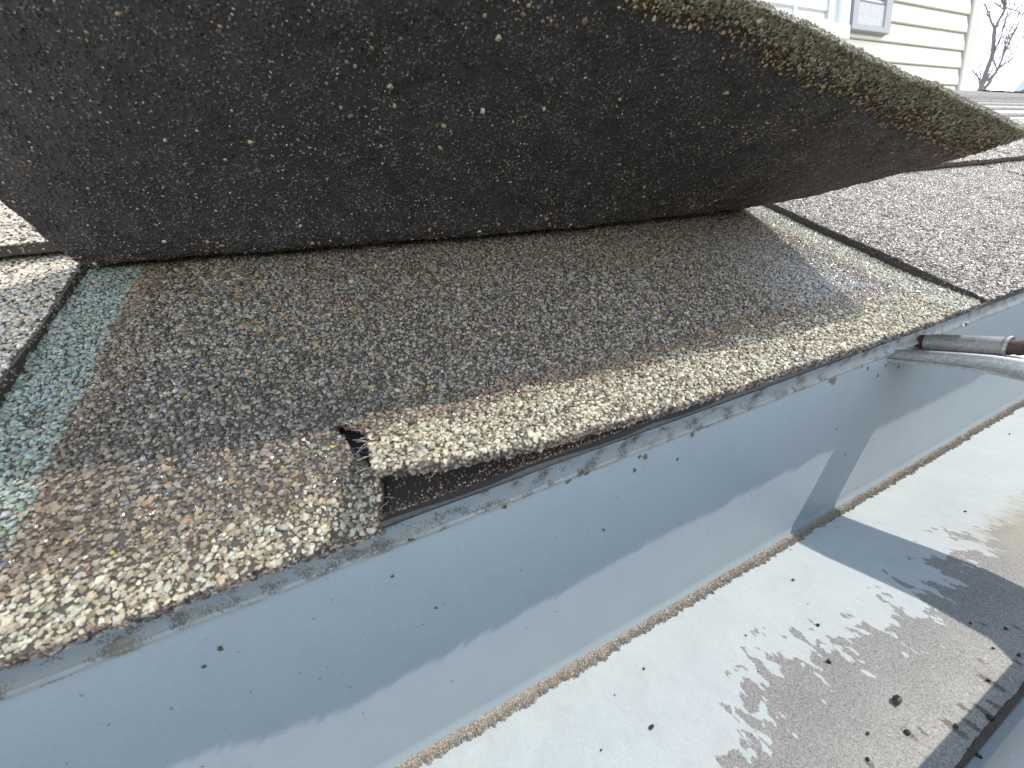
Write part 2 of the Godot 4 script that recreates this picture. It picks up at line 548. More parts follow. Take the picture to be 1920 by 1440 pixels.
		var sm := vmat("gritty sealant", 0.85, 0.3)
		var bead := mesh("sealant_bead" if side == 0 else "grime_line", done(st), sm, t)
		if side == 0:
			var pos := PackedVector3Array(); var nor := PackedVector3Array(); var siz := PackedFloat32Array(); var col := PackedColorArray()
			for i in 26000:
				var x := rng.randf_range(0.03, 0.62); var f := rng.randf()
				var w := 0.0028 + 0.0008 * n1.get_noise_2d(x * 70.0, 1.0) + 0.0012 * n1.get_noise_2d(x * 330.0, 5.0)
				pos.append(Vector3(x, FLOOR_Y + 0.0002 + 0.0009 * (1.0 - pow(f, 4.0)) + 0.0005 * maxf(0.0, 1.0 - f * 4.0) - 0.0001, WALL_Z + 0.0012 + w * f * 1.06)); nor.append(Vector3.UP)
				siz.append(rng.randf_range(0.0002, 0.00055))
				col.append(pick([Color(0.34, 0.30, 0.24), Color(0.27, 0.245, 0.205), Color(0.42, 0.37, 0.30), Color(0.20, 0.175, 0.15), Color(0.36, 0.34, 0.31)]))
			granules("grit", bead, pos, nor, siz, col, 2, M.granule)

func drip_edge() -> void:
	# the strip of metal behind the top of the gutter wall and the board it is nailed to
	var t := thing("drip_edge", "thin grey metal drip edge under the shingle edge above the gutter", "drip edge")
	var st := tool()
	var prof := [Vector2(-0.03, 0.0145), Vector2(-0.0125, 0.0030), Vector2(-0.0110, 0.0012), Vector2(-0.0112, -0.0008), Vector2(-0.0146, -0.0040), Vector2(-0.0150, -0.0128)]
	prof.reverse()
	sweep_x(st, prof, GX0, GX1, 80)
	var m := mat("drip edge paint", Color(0.42, 0.45, 0.46), 0.5)
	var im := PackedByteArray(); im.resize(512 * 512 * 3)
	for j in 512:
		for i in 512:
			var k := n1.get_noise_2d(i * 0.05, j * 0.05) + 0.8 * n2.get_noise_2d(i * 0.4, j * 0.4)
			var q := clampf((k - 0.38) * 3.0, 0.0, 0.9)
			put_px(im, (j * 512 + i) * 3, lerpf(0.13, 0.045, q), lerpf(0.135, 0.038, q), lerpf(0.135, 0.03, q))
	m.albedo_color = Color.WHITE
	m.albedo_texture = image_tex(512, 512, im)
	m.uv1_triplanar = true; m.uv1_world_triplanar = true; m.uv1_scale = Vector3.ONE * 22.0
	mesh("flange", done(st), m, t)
	var b := thing("fascia_board", "timber fascia board behind the white gutter", "fascia board")
	st = tool()
	box(st, Vector3(GX0, -0.19, -0.042), Vector3(9.0, -0.004, -0.0172))
	mesh("board", done(st), M.deck, b)

# ------------------------------------------------------------------ roof
# flat shingle lying on the slope
func flat_top(x0: float, x1: float, u0: float, u1: float, h: float, nx: int, nu: int, ragged := 0.0004) -> Array:
	var top := []; var low := []
	for j in nu + 1:
		var a := PackedVector3Array(); var b := PackedVector3Array()
		for i in nx + 1:
			var x := lerpf(x0, x1, float(i) / nx); var u := lerpf(u0, u1, float(j) / nu)
			if i == 0 or i == nx: x += ragged * n1.get_noise_2d(u * 300.0, x0 * 40.0)
			if j == 0: u += ragged * 1.5 * n1.get_noise_2d(x * 240.0, u0 * 70.0)
			var hh := h + 0.0006 * n1.get_noise_2d(x * 16.0, u * 16.0)
			a.append(roof(x, u, hh)); b.append(roof(x, u, hh - 0.0031))
		top.append(a); low.append(b)
	return [top, low]

func near_shingle(parent: Node, x0: float, x1: float, u0: float, u1: float, h: float, g0: float, g1: float, gu1: float, pitch: float, cols: Array, label := "") -> void:
	var st := tool()
	var s := flat_top(x0, x1, u0, u1, h, 60, 24)
	slab(st, s[0], s[1])
	var o := mesh("shingle", done(st), M.asphalt, parent)
	if label != "": o.set_meta("label", label)
	for shiny in 2:
		var pos := PackedVector3Array(); var nor := PackedVector3Array(); var siz := PackedFloat32Array(); var col := PackedColorArray()
		var a := maxf(g0, x0); var b := minf(g1, x1)
		var nx := int((b - a) / pitch); var nu := int((gu1 - u0) / pitch)
		for j in nu:
			for i in nx:
				if (rng.randf() < 0.16) != (shiny == 1): continue
				var x := a + (i + rng.randf()) * pitch; var u := u0 + (j + rng.randf()) * pitch
				var hh := h + 0.0006 * n1.get_noise_2d(x * 16.0, u * 16.0)
				var sz := pitch * (rng.randf_range(1.15, 2.0) if rng.randf() < 0.7 else rng.randf_range(0.7, 1.1))
				pos.append(roof(x, u, hh + sz * 0.02 + rng.randf() * 0.0002)); nor.append(off_slope); siz.append(sz)
				var k := 1.0 + 0.22 * n1.get_noise_2d(x * 30.0 + 4.0, u * 30.0)
				var c := pick(cols)
				col.append(Color(c.r * k, c.g * k, c.b * k))
		# granules on the butt edge and the two side edges
		if shiny == 0:
			for i in int((b - a) / pitch * 1.6):
				var x := rng.randf_range(a, b); var sz := pitch * rng.randf_range(0.7, 1.1)
				pos.append(roof(x, u0, h - rng.randf() * 0.0022)); nor.append(-up_slope); siz.append(sz)
				var c := pick(cols); var dk := 0.7 if rng.randf() < 0.6 else 0.35
				col.append(Color(c.r * dk, c.g * dk, c.b * dk))
			for side in 2:
				var xe := x0 if side == 0 else x1
				if xe < g0 or xe > g1: continue
				for i in int((gu1 - u0) / pitch * 1.5):
					var u := rng.randf_range(u0, gu1); var sz := pitch * rng.randf_range(0.6, 1.0)
					pos.append(roof(xe, u, h - rng.randf() * 0.0016)); nor.append(Vector3(-1 if side == 0 else 1, 0.3, 0.1).normalized()); siz.append(sz)
					var c := pick(cols); var dk := rng.randf_range(0.25, 0.6)
					col.append(Color(c.r * dk, c.g * dk, c.b * dk))
		granules("granules" if shiny == 0 else "glassy_granules", o, pos, nor, siz, col, 0 if shiny == 0 else 1, M.granule if shiny == 0 else M.granule_shiny)

const PALE := [Color(0.56, 0.50, 0.39), Color(0.62, 0.57, 0.47), Color(0.46, 0.41, 0.33), Color(0.52, 0.48, 0.43), Color(0.36, 0.31, 0.24), Color(0.44, 0.44, 0.41), Color(0.66, 0.61, 0.50), Color(0.50, 0.39, 0.29), Color(0.26, 0.23, 0.20)]
const MIXED := [Color(0.39, 0.35, 0.305), Color(0.46, 0.415, 0.365), Color(0.32, 0.28, 0.245), Color(0.19, 0.167, 0.15), Color(0.10, 0.088, 0.08), Color(0.40, 0.375, 0.35), Color(0.34, 0.26, 0.20), Color(0.50, 0.455, 0.395), Color(0.25, 0.23, 0.22), Color(0.07, 0.06, 0.055), Color(0.14, 0.12, 0.11)]

func main_roof() -> void:
	var t := thing("shingled_roof", "weathered grey and tan three tab asphalt shingle roof above the gutter", "roof")
	# deck: the near slope, then the slightly slacker slope up to the house wall
	var st := tool()
	var e0 := roof(0, 0.034, -0.0072); var e1 := roof(0, 0.25, -0.0072)
	var f0 := Vector3(0, far_y(0.25), far_z(0.25)) + Vector3(0, -0.008, 0); var f1 := Vector3(0, far_y(1.95), far_z(1.95)) + Vector3(0, -0.008, 0)
	var xa := -0.9; var xb := 9.0
	st.set_smooth_group(-1)
	for pr in [[e0, e1], [f0, f1]]:
		var p: Vector3 = pr[0]; var q: Vector3 = pr[1]; var dn := Vector3(0, -0.012, 0)
		quad(st, Vector3(xa, p.y, p.z), Vector3(xa, q.y, q.z), Vector3(xb, q.y, q.z), Vector3(xb, p.y, p.z))
		quad(st, Vector3(xa, p.y, p.z) + dn, Vector3(xb, p.y, p.z) + dn, Vector3(xb, q.y, q.z) + dn, Vector3(xa, q.y, q.z) + dn)
		quad(st, Vector3(xa, p.y, p.z) + dn, Vector3(xa, p.y, p.z), Vector3(xb, p.y, p.z), Vector3(xb, p.y, p.z) + dn)
	mesh("roof_deck", done(st), M.deck, t)
	# starter course: dark, its brown crumbs show in the gap under the torn edge
	st = tool()
	var s := flat_top(-0.61, 1.3, 0.0032, 0.20, -0.0034, 200, 12, 0.0007)
	slab(st, s[0], s[1])
	var o := mesh("starter_strip", done(st), mat("black asphalt", Color(0.012, 0.011, 0.011), 0.7), t)
	var pos := PackedVector3Array(); var nor := PackedVector3Array(); var siz := PackedFloat32Array(); var col := PackedColorArray()
	for i in 5200:
		var x := rng.randf_range(0.03, 0.30)
		var u := 0.0032 + 0.011 * pow(rng.randf(), 2.2)
		pos.append(roof(x, u, -0.0033)); nor.append(off_slope); siz.append(rng.randf_range(0.0003, 0.0007))
		col.append(pick([Color(0.16, 0.10, 0.07), Color(0.10, 0.065, 0.05), Color(0.05, 0.04, 0.035), Color(0.30, 0.22, 0.16)]))
	granules("crumbs", o, pos, nor, siz, col, 2, M.crumb)

	# course one beside the missing tab
	near_shingle(t, -0.305, 0.0, 0.0, 0.137, 0.0022, -0.31, 0.0, 0.128, 0.00082, PALE, "pale cream shingle tab left of the lifted shingle")
	near_shingle(t, 0.3055, 0.6085, 0.0, 0.137, 0.0034, 0.0, 2.0, 0.128, 0.00082, MIXED, "speckled grey shingle tab right of the torn shingle")
	near_shingle(t, 0.6125, 0.9155, 0.0, 0.137, 0.0034, 0.0, 2.0, 0.128, 0.00115, MIXED)
	near_shingle(t, 0.9185, 1.2215, 0.0, 0.137, 0.0034, 0.0, 1.1, 0.128, 0.0017, MIXED)
	near_shingle(t, -0.6105, -0.3085, 0.0, 0.137, 0.0024, -0.62, 0.0, 0.128, 0.0014, PALE)
	# course two
	near_shingle(t, -0.5555, -0.2535, 0.1228, 0.262, 0.0078, -0.62, 0.0, 0.25, 0.0014, PALE)
	near_shingle(t, -0.250, 0.010, 0.1228, 0.262, 0.0078, -0.26, 0.006, 0.25, 0.00085, PALE)
	near_shingle(t, 0.012, 0.358, 0.1300, 0.262, 0.0112, 0.0, 0.36, 0.255, 0.0013, MIXED)
	near_shingle(t, 0.3605, 0.6635, 0.1232, 0.262, 0.0082, 0.0, 2.0, 0.235, 0.0011, MIXED)
	near_shingle(t, 0.6665, 0.9695, 0.1232, 0.262, 0.0082, 0.0, 2.0, 0.255, 0.0015, MIXED)
	near_shingle(t, 0.9725, 1.2755, 0.1232, 0.262, 0.0082, 0.0, 2.0, 0.255, 0.0018, MIXED)
	# the courses above, shingle by shingle
	var fm := mat("far granules", Color.WHITE, 0.8)
	fm.albedo_color = Color.WHITE
	var im := PackedByteArray(); im.resize(512 * 512 * 3)
	var cell := FastNoiseLite.new()
	cell.noise_type = FastNoiseLite.TYPE_CELLULAR
	cell.cellular_return_type = FastNoiseLite.RETURN_CELL_VALUE
	cell.frequency = 0.16
	for j in 512:
		for i in 512:
			var v := 0.27 + 0.15 * cell.get_noise_2d(i, j) + 0.05 * n1.get_noise_2d(i * 0.02, j * 0.02)
			put_px(im, (j * 512 + i) * 3, v * 1.03, v * 0.97, v * 0.90)
	fm.albedo_texture = image_tex(512, 512, im)
	fm.uv1_triplanar = true; fm.uv1_world_triplanar = true; fm.uv1_scale = Vector3.ONE * 8.0
	var shapes := {}
	var k := 0
	var u := 0.246
	while u < 1.93:
		var x := -0.75 - 0.1525 * (k % 2)
		while x < 8.9:
			var w := 0.915
			st = tool()
			for tab in 3:
				var xa2 := x + tab * 0.305 + 0.0025; var xb2 := x + (tab + 1) * 0.305 - 0.0025
				var y0 := far_y(u); var z0 := far_z(u); var y1 := far_y(u + 0.135); var z1 := far_z(u + 0.135)
				var th := 0.0045
				var up := Vector3(0, 0.0055, 0.002)
				var P := Vector3(xa2, y0, z0) + up; var Q := Vector3(xb2, y0, z0) + up
				var Pt := Vector3(xa2, y1, z1); var Qt := Vector3(xb2, y1, z1)
				var dn := Vector3(0, -th, 0)
				st.set_smooth_group(-1)
				quad(st, P, Pt, Qt, Q)
				quad(st, P + dn, P, Q, Q + dn)
				quad(st, Pt + dn, Pt, P, P + dn)
				quad(st, Q + dn, Q, Qt, Qt + dn)
			mesh("shingle", done(st), fm, t)
			x += w
		u += 0.1232
		k += 1
	# ridge caps, right of the house corner
	var ridge_mat := mat("ridge granules", Color(0.30, 0.29, 0.27), 0.85)
	bump(ridge_mat, 0.05, 0.2, 0.8)
	var yr := far_y(1.95); var zr := far_z(1.95)
	for i in 26:
		var x := 5.2 + i * 0.145
		st = tool()
		var l := 0.0 if i % 2 else 0.003
		sweep_x(st, [Vector2(zr - 0.16, yr - 0.085 + l), Vector2(zr - 0.06, yr - 0.02 + l), Vector2(zr, yr + 0.012 + l), Vector2(zr + 0.05, yr - 0.012 + l), Vector2(zr + 0.13, yr - 0.056 + l)], x + 0.148, x)
		mesh("ridge_cap", done(st), ridge_mat, t)

func far_y(u: float) -> float:
	return 0.25 * sp + (u - 0.25) * sin(0.502)
func far_z(u: float) -> float:
	return -0.25 * cp - (u - 0.25) * cos(0.502)

# ------------------------------------------------------------------ the torn shingle under the lifted one
func along(pts: Array, u: float) -> float:
	for i in pts.size() - 1:
		if u <= pts[i + 1].x:
			return lerpf(pts[i].y, pts[i + 1].y, clampf((u - pts[i].x) / (pts[i + 1].x - pts[i].x), 0.0, 1.0))
	return pts[-1].y

func tear_left(u: float) -> float:
	return along([Vector2(0.0, 0.0712), Vector2(0.009, 0.0737), Vector2(0.0135, 0.0727), Vector2(0.0185, 0.0696), Vector2(0.0255, 0.0664), Vector2(0.028, 0.0668)], u) + 0.0006 * n1.get_noise_2d(u * 900.0, 2.0)

func tear_right(u: float) -> float:
	return along([Vector2(0.0, 0.0744), Vector2(0.0045, 0.0744), Vector2(0.0185, 0.0737), Vector2(0.022, 0.0722), Vector2(0.0255, 0.0690), Vector2(0.0285, 0.0668)], u) + 0.0004 * n1.get_noise_2d(u * 900.0, 12.0)

func lift(x: float, u: float) -> float:
	var H := 0.0122 * exp(-maxf(x - 0.0735, 0.0) / 0.080)
	return H * pow(clampf((0.034 - u) / 0.030, 0.0, 1.0), 1.5) + 0.0012 * pow(clampf((0.03 - u) / 0.03, 0.0, 1.0), 2.0)

func sag(x: float, u: float) -> float:
	# the left piece hangs a little towards the tear
	return -0.0012 * clampf(1.0 - u / 0.03, 0.0, 1.0) * clampf((x - 0.02) / 0.05, 0.0, 1.0)

func torn_h(x: float, u: float, right: bool) -> float:
	return (lift(x, u) if right else sag(x, u)) + 0.0007 * n1.get_noise_2d(x * 22.0, u * 22.0)

func edge_u(x: float, right: bool) -> float:
	var e := 0.0005 * n1.get_noise_2d(x * 260.0, 7.0) + 0.0006 * n1.get_noise_2d(x * 60.0, 17.0)
	if right:
		e += 0.0042 * exp(-maxf(x - 0.0735, 0.0) / 0.02)
	return e

const TORN_U := 0.030
func torn_tone(x: float, u: float) -> Color:
	var wob := 0.003 * n1.get_noise_2d(x * 60.0, u * 60.0) + 0.0016 * n1.get_noise_2d(x * 260.0, u * 260.0)
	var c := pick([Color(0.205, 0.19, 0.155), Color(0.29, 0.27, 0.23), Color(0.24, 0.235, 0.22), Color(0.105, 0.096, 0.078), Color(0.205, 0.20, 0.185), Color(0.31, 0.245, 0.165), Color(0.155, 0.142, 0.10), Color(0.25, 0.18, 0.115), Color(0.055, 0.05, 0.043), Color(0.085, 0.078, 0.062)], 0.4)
	var odd := rng.randf()
	if odd < 0.014: c = pick([Color(0.42, 0.22, 0.12), Color(0.46, 0.33, 0.08), Color(0.35, 0.38, 0.2)])
	elif odd < 0.05: c = pick([Color(0.34, 0.28, 0.22), Color(0.38, 0.38, 0.34), Color(0.40, 0.32, 0.25)])
	# wet patch, sunlit granules darkened to mute the shadow edge, browner beside the green
	var damp_lit_dark := smoothstep(0.10, 0.05, x + wob * 4.0) * smoothstep(0.065, 0.035, u + wob * 4.0)
	c = c * lerpf(1.0, 0.72, damp_lit_dark)
	var rust := smoothstep(0.032, 0.018, x + wob * 2.0) * 0.7
	c = c.lerp(Color(c.r * 0.92, c.r * 0.71, c.r * 0.48), rust)
	# pale bluish sunlit spot near the right end, painted into the granules
	var sun_spot := smoothstep(0.205, 0.255, x + wob) * smoothstep(0.10, 0.02, u)
	c = c.lerp(pick([Color(0.36, 0.37, 0.39), Color(0.28, 0.28, 0.30), Color(0.42, 0.42, 0.43)]), sun_spot * 0.75)
	# brown run-off line inside the pale border
	var inner := minf(minf(x - 0.0145, 0.283 - x), u - lerpf(0.014, 0.020, smoothstep(0.068, 0.076, x))) + wob
	if inner < 0.008:
		var k := smoothstep(0.008, 0.002, inner) * (0.7 if rng.randf() < 0.6 else 0.15) * lerpf(0.5, 1.0, smoothstep(0.06, 0.12, x))
		c = c.lerp(pick([Color(0.20, 0.135, 0.085), Color(0.26, 0.18, 0.11), Color(0.17, 0.13, 0.09), Color(0.30, 0.22, 0.14)]), k)
	# pale granules along the eave
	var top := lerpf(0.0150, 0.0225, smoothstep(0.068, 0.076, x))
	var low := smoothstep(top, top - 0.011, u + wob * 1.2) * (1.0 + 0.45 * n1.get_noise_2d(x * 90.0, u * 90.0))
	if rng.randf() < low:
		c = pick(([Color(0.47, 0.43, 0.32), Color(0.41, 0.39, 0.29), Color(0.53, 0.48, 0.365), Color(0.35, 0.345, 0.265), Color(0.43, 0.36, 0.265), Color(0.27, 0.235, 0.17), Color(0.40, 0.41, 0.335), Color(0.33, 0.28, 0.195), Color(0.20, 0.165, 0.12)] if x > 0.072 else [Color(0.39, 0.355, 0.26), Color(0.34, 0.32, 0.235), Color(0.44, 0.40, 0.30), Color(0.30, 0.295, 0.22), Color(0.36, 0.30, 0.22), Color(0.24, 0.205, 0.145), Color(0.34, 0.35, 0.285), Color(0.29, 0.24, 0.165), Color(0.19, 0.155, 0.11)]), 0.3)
	var rt := smoothstep(0.2835, 0.2885, x + wob * 0.5)
	if rng.randf() < rt:
		c = pick([Color(0.40, 0.41, 0.34), Color(0.47, 0.45, 0.37), Color(0.34, 0.365, 0.315), Color(0.48, 0.43, 0.34), Color(0.28, 0.29, 0.24), Color(0.42, 0.38, 0.31)])
	# green bloom along the left slot
	var lf := smoothstep(0.0155, 0.0130, x + wob * 0.4)
	if rng.randf() < lf:
		var g := pick([Color(0.185, 0.25, 0.22), Color(0.24, 0.315, 0.28), Color(0.14, 0.195, 0.16), Color(0.28, 0.325, 0.305), Color(0.25, 0.28, 0.19), Color(0.27, 0.27, 0.26), Color(0.23, 0.24, 0.22)], 0.3)
		c = g.lerp(c, clampf(0.75 * low + smoothstep(0.03, 0.018, u) * 0.35, 0.0, 0.85))
	return c

func torn_shingle() -> void:
	var t := thing("torn_shingle", "dark wet asphalt shingle with a pale edge and a tear, exposed under the lifted shingle", "roof shingle")
	var st := tool()
	var TH := 0.0026
	for part in 3:  # left flake, right flake, and the whole field above them
		var nx: int = [90, 190, 240][part]; var nu: int = [26, 26, 50][part]
		var top := []; var low := []
		for j in nu + 1:
			var a := PackedVector3Array(); var b := PackedVector3Array()
			for i in nx + 1:
				var f := float(i) / nx; var g := float(j) / nu
				var x := 0.0; var u := 0.0; var h := 0.0
				if part == 2:
					x = lerpf(-0.02, 0.31, f); u = lerpf(TORN_U, 0.19, g)
					h = torn_h(x, u, x > 0.0668)
				else:
					var uu := TORN_U * g
					x = lerpf(-0.02, tear_left(uu), f) if part == 0 else lerpf(tear_right(uu), 0.31, f)
					var e := edge_u(x, part == 1)
					u = lerpf(e, TORN_U, g)
					h = torn_h(x, u, part == 1)
				a.append(roof(x, u, h)); b.append(roof(x, u, h - TH))
			top.append(a); low.append(b)
		slab(st, top, low)
	mesh("asphalt_mat", done(st), M.asphalt, t)
	for shiny in 2:
		var pos := PackedVector3Array(); var nor := PackedVector3Array(); var siz := PackedFloat32Array(); var col := PackedColorArray()
		var pitch := 0.00074
		var nx := int(0.324 / pitch); var nu := int(0.138 / pitch)
		for j in nu:
			for i in nx:
				var gl := 0.40 if (i * pitch < 0.125 and j * pitch < 0.07) else 0.22
				if (rng.randf() < gl) != (shiny == 1): continue
				var x := -0.015 + (i + rng.randf()) * pitch; var u := -0.002 + (j + rng.randf()) * pitch
				var right := x > 0.0668
				if u < TORN_U - 0.001:
					var l := tear_left(u); var r := tear_right(u)
					if x > l and x < r: continue
					right = x >= r
				if u < edge_u(x, right): continue
				var h := torn_h(x, u, right)
				var hx := (torn_h(x + 0.001, u, right) - torn_h(x - 0.001, u, right)) / 0.002
				var hu := (torn_h(x, u + 0.001, right) - torn_h(x, u - 0.001, right)) / 0.002
				var n := (off_slope - Vector3(hx, 0, 0) - up_slope * hu).normalized()
				var sz := pitch * (rng.randf_range(1.1, 1.85) if rng.randf() < 0.66 else (rng.randf_range(0.65, 1.1) if rng.randf() < 0.84 else rng.randf_range(1.9, 2.6)))
				pos.append(roof(x, u, h) + n * (sz * 0.02 + rng.randf() * 0.0002)); nor.append(n); siz.append(sz)
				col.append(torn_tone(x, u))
		if shiny == 0:
			# finer grit between the granules
			for k in 52000:
				var x := rng.randf_range(-0.015, 0.307); var u := rng.randf() * 0.118
				if x > 0.16 and rng.randf() < 0.5: continue
				var right := x > 0.0668
				if u < TORN_U - 0.001:
					var l := tear_left(u); var rr := tear_right(u)
					if x > l and x < rr: continue
					right = x >= rr
				if u < edge_u(x, right): continue
				pos.append(roof(x, u, torn_h(x, u, right) + 0.00004)); nor.append(off_slope); siz.append(rng.randf_range(0.0004, 0.00075))
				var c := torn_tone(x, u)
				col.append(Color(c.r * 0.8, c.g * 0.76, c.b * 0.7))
			# frayed edge: crumbs of mat and granules along the butt and the tear
			for i in 4500:
				var x := rng.randf_range(-0.015, 0.307)
				var right := x > 0.0725
				var u := edge_u(x, right)
				pos.append(roof(x, u, torn_h(x, u, right) - rng.randf() * TH)); nor.append((-up_slope + off_slope * rng.randf_range(-0.3, 0.6)).normalized())
				siz.append(rng.randf_range(0.0006, 0.0013))
				col.append(pick([Color(0.10, 0.075, 0.065), Color(0.22, 0.17, 0.14), Color(0.34, 0.30, 0.25), Color(0.05, 0.04, 0.04)]))
			for i in 900:
				var u := rng.randf_range(0.0, 0.028)
				var right := rng.randf() < 0.45
				var x := tear_right(u) if right else tear_left(u)
				if right and u < 0.0045: continue
				pos.append(roof(x, u, torn_h(x, u, right) - rng.randf() * TH)); nor.append(Vector3(-1 if right else 1, 0.2, 0.2).normalized())
				siz.append(rng.randf_range(0.0005, 0.0011))
				col.append(pick([Color(0.14, 0.085, 0.065), Color(0.26, 0.15, 0.11), Color(0.20, 0.16, 0.13), Color(0.05, 0.045, 0.04)]))
		granules("granules" if shiny == 0 else "glassy_granules", t, pos, nor, siz, col, 0 if shiny == 0 else 1, M.granule if shiny == 0 else M.granule_shiny)
	# glass fibres standing out of the tear
	st = tool()
	for i in 26:
		var u := rng.randf_range(0.003, 0.026)
		var right := rng.randf() < 0.5
		var x := tear_right(u) if right else tear_left(u)
		var p := roof(x, u, torn_h(x, u, right) - 0.001)
		var d := Vector3(-0.6 if right else 0.8, rng.randf_range(-0.3, 0.6), rng.randf_range(0.0, 0.6)).normalized() * rng.randf_range(0.0015, 0.0042)
		tube(st, [p, p + d * 0.5 + Vector3(0, 0.0002, 0), p + d], [0.00004, 0.00004, 0.00002], 4)
	mesh("glass_fibres", done(st), mat("glass fibre", Color(0.45, 0.42, 0.38), 0.4), t).set_meta("kind", "stuff")

# ------------------------------------------------------------------ the lifted shingle
const FL := [[Vector2(0.152, 0.0045), Vector2(0.130, 0.0030), Vector2(0.1168, 0.0024), Vector2(0.1120, 0.0088), Vector2(0.1078, 0.0220), Vector2(0.102, 0.041), Vector2(0.096, 0.061), Vector2(0.090, 0.081), Vector2(0.084, 0.100)],
	[Vector2(0.152, 0.0045), Vector2(0.130, 0.0030), Vector2(0.1110, 0.0030), Vector2(0.0975, 0.0060), Vector2(0.0875, 0.0200), Vector2(0.0755, 0.036), Vector2(0.0635, 0.052), Vector2(0.053, 0.0645), Vector2(0.044, 0.0745)],
	[Vector2(0.152, 0.0045), Vector2(0.130, 0.0030), Vector2(0.1095, 0.0026), Vector2(0.0957, 0.0055), Vector2(0.080, 0.0146), Vector2(0.063, 0.0254), Vector2(0.047, 0.0360), Vector2(0.036, 0.0443), Vector2(0.0262, 0.0532)]]
const FX0 := 0.0015
const FX1 := 0.291

func flap_ctrl(x: float) -> PackedVector2Array:
	var f := (x - 0.0) / 0.29
	var m := 0.5172
	var l0 := (f - m) * (f - 1.0) / (m)
	var l1 := f * (f - 1.0) / (m * (m - 1.0))
	var l2 := f * (f - m) / (1.0 - m)
	var out := PackedVector2Array()
	for i in 9:
		out.append(FL[0][i] * l0 + FL[1][i] * l1 + FL[2][i] * l2)
	return out

# q = 0 at the free edge, 1 under the next course
func flap_at(c: PackedVector2Array, q: float) -> Vector2:
	var s := clampf((1.0 - q) * 8.0, 0.0, 7.9999)
	var i := int(s); var f := s - i
	var p0 := c[maxi(i - 1, 0)]; var p1 := c[i]; var p2 := c[i + 1]; var p3 := c[mini(i + 2, 8)]
	return p1.cubic_interpolate(p2, p0, p3, f)

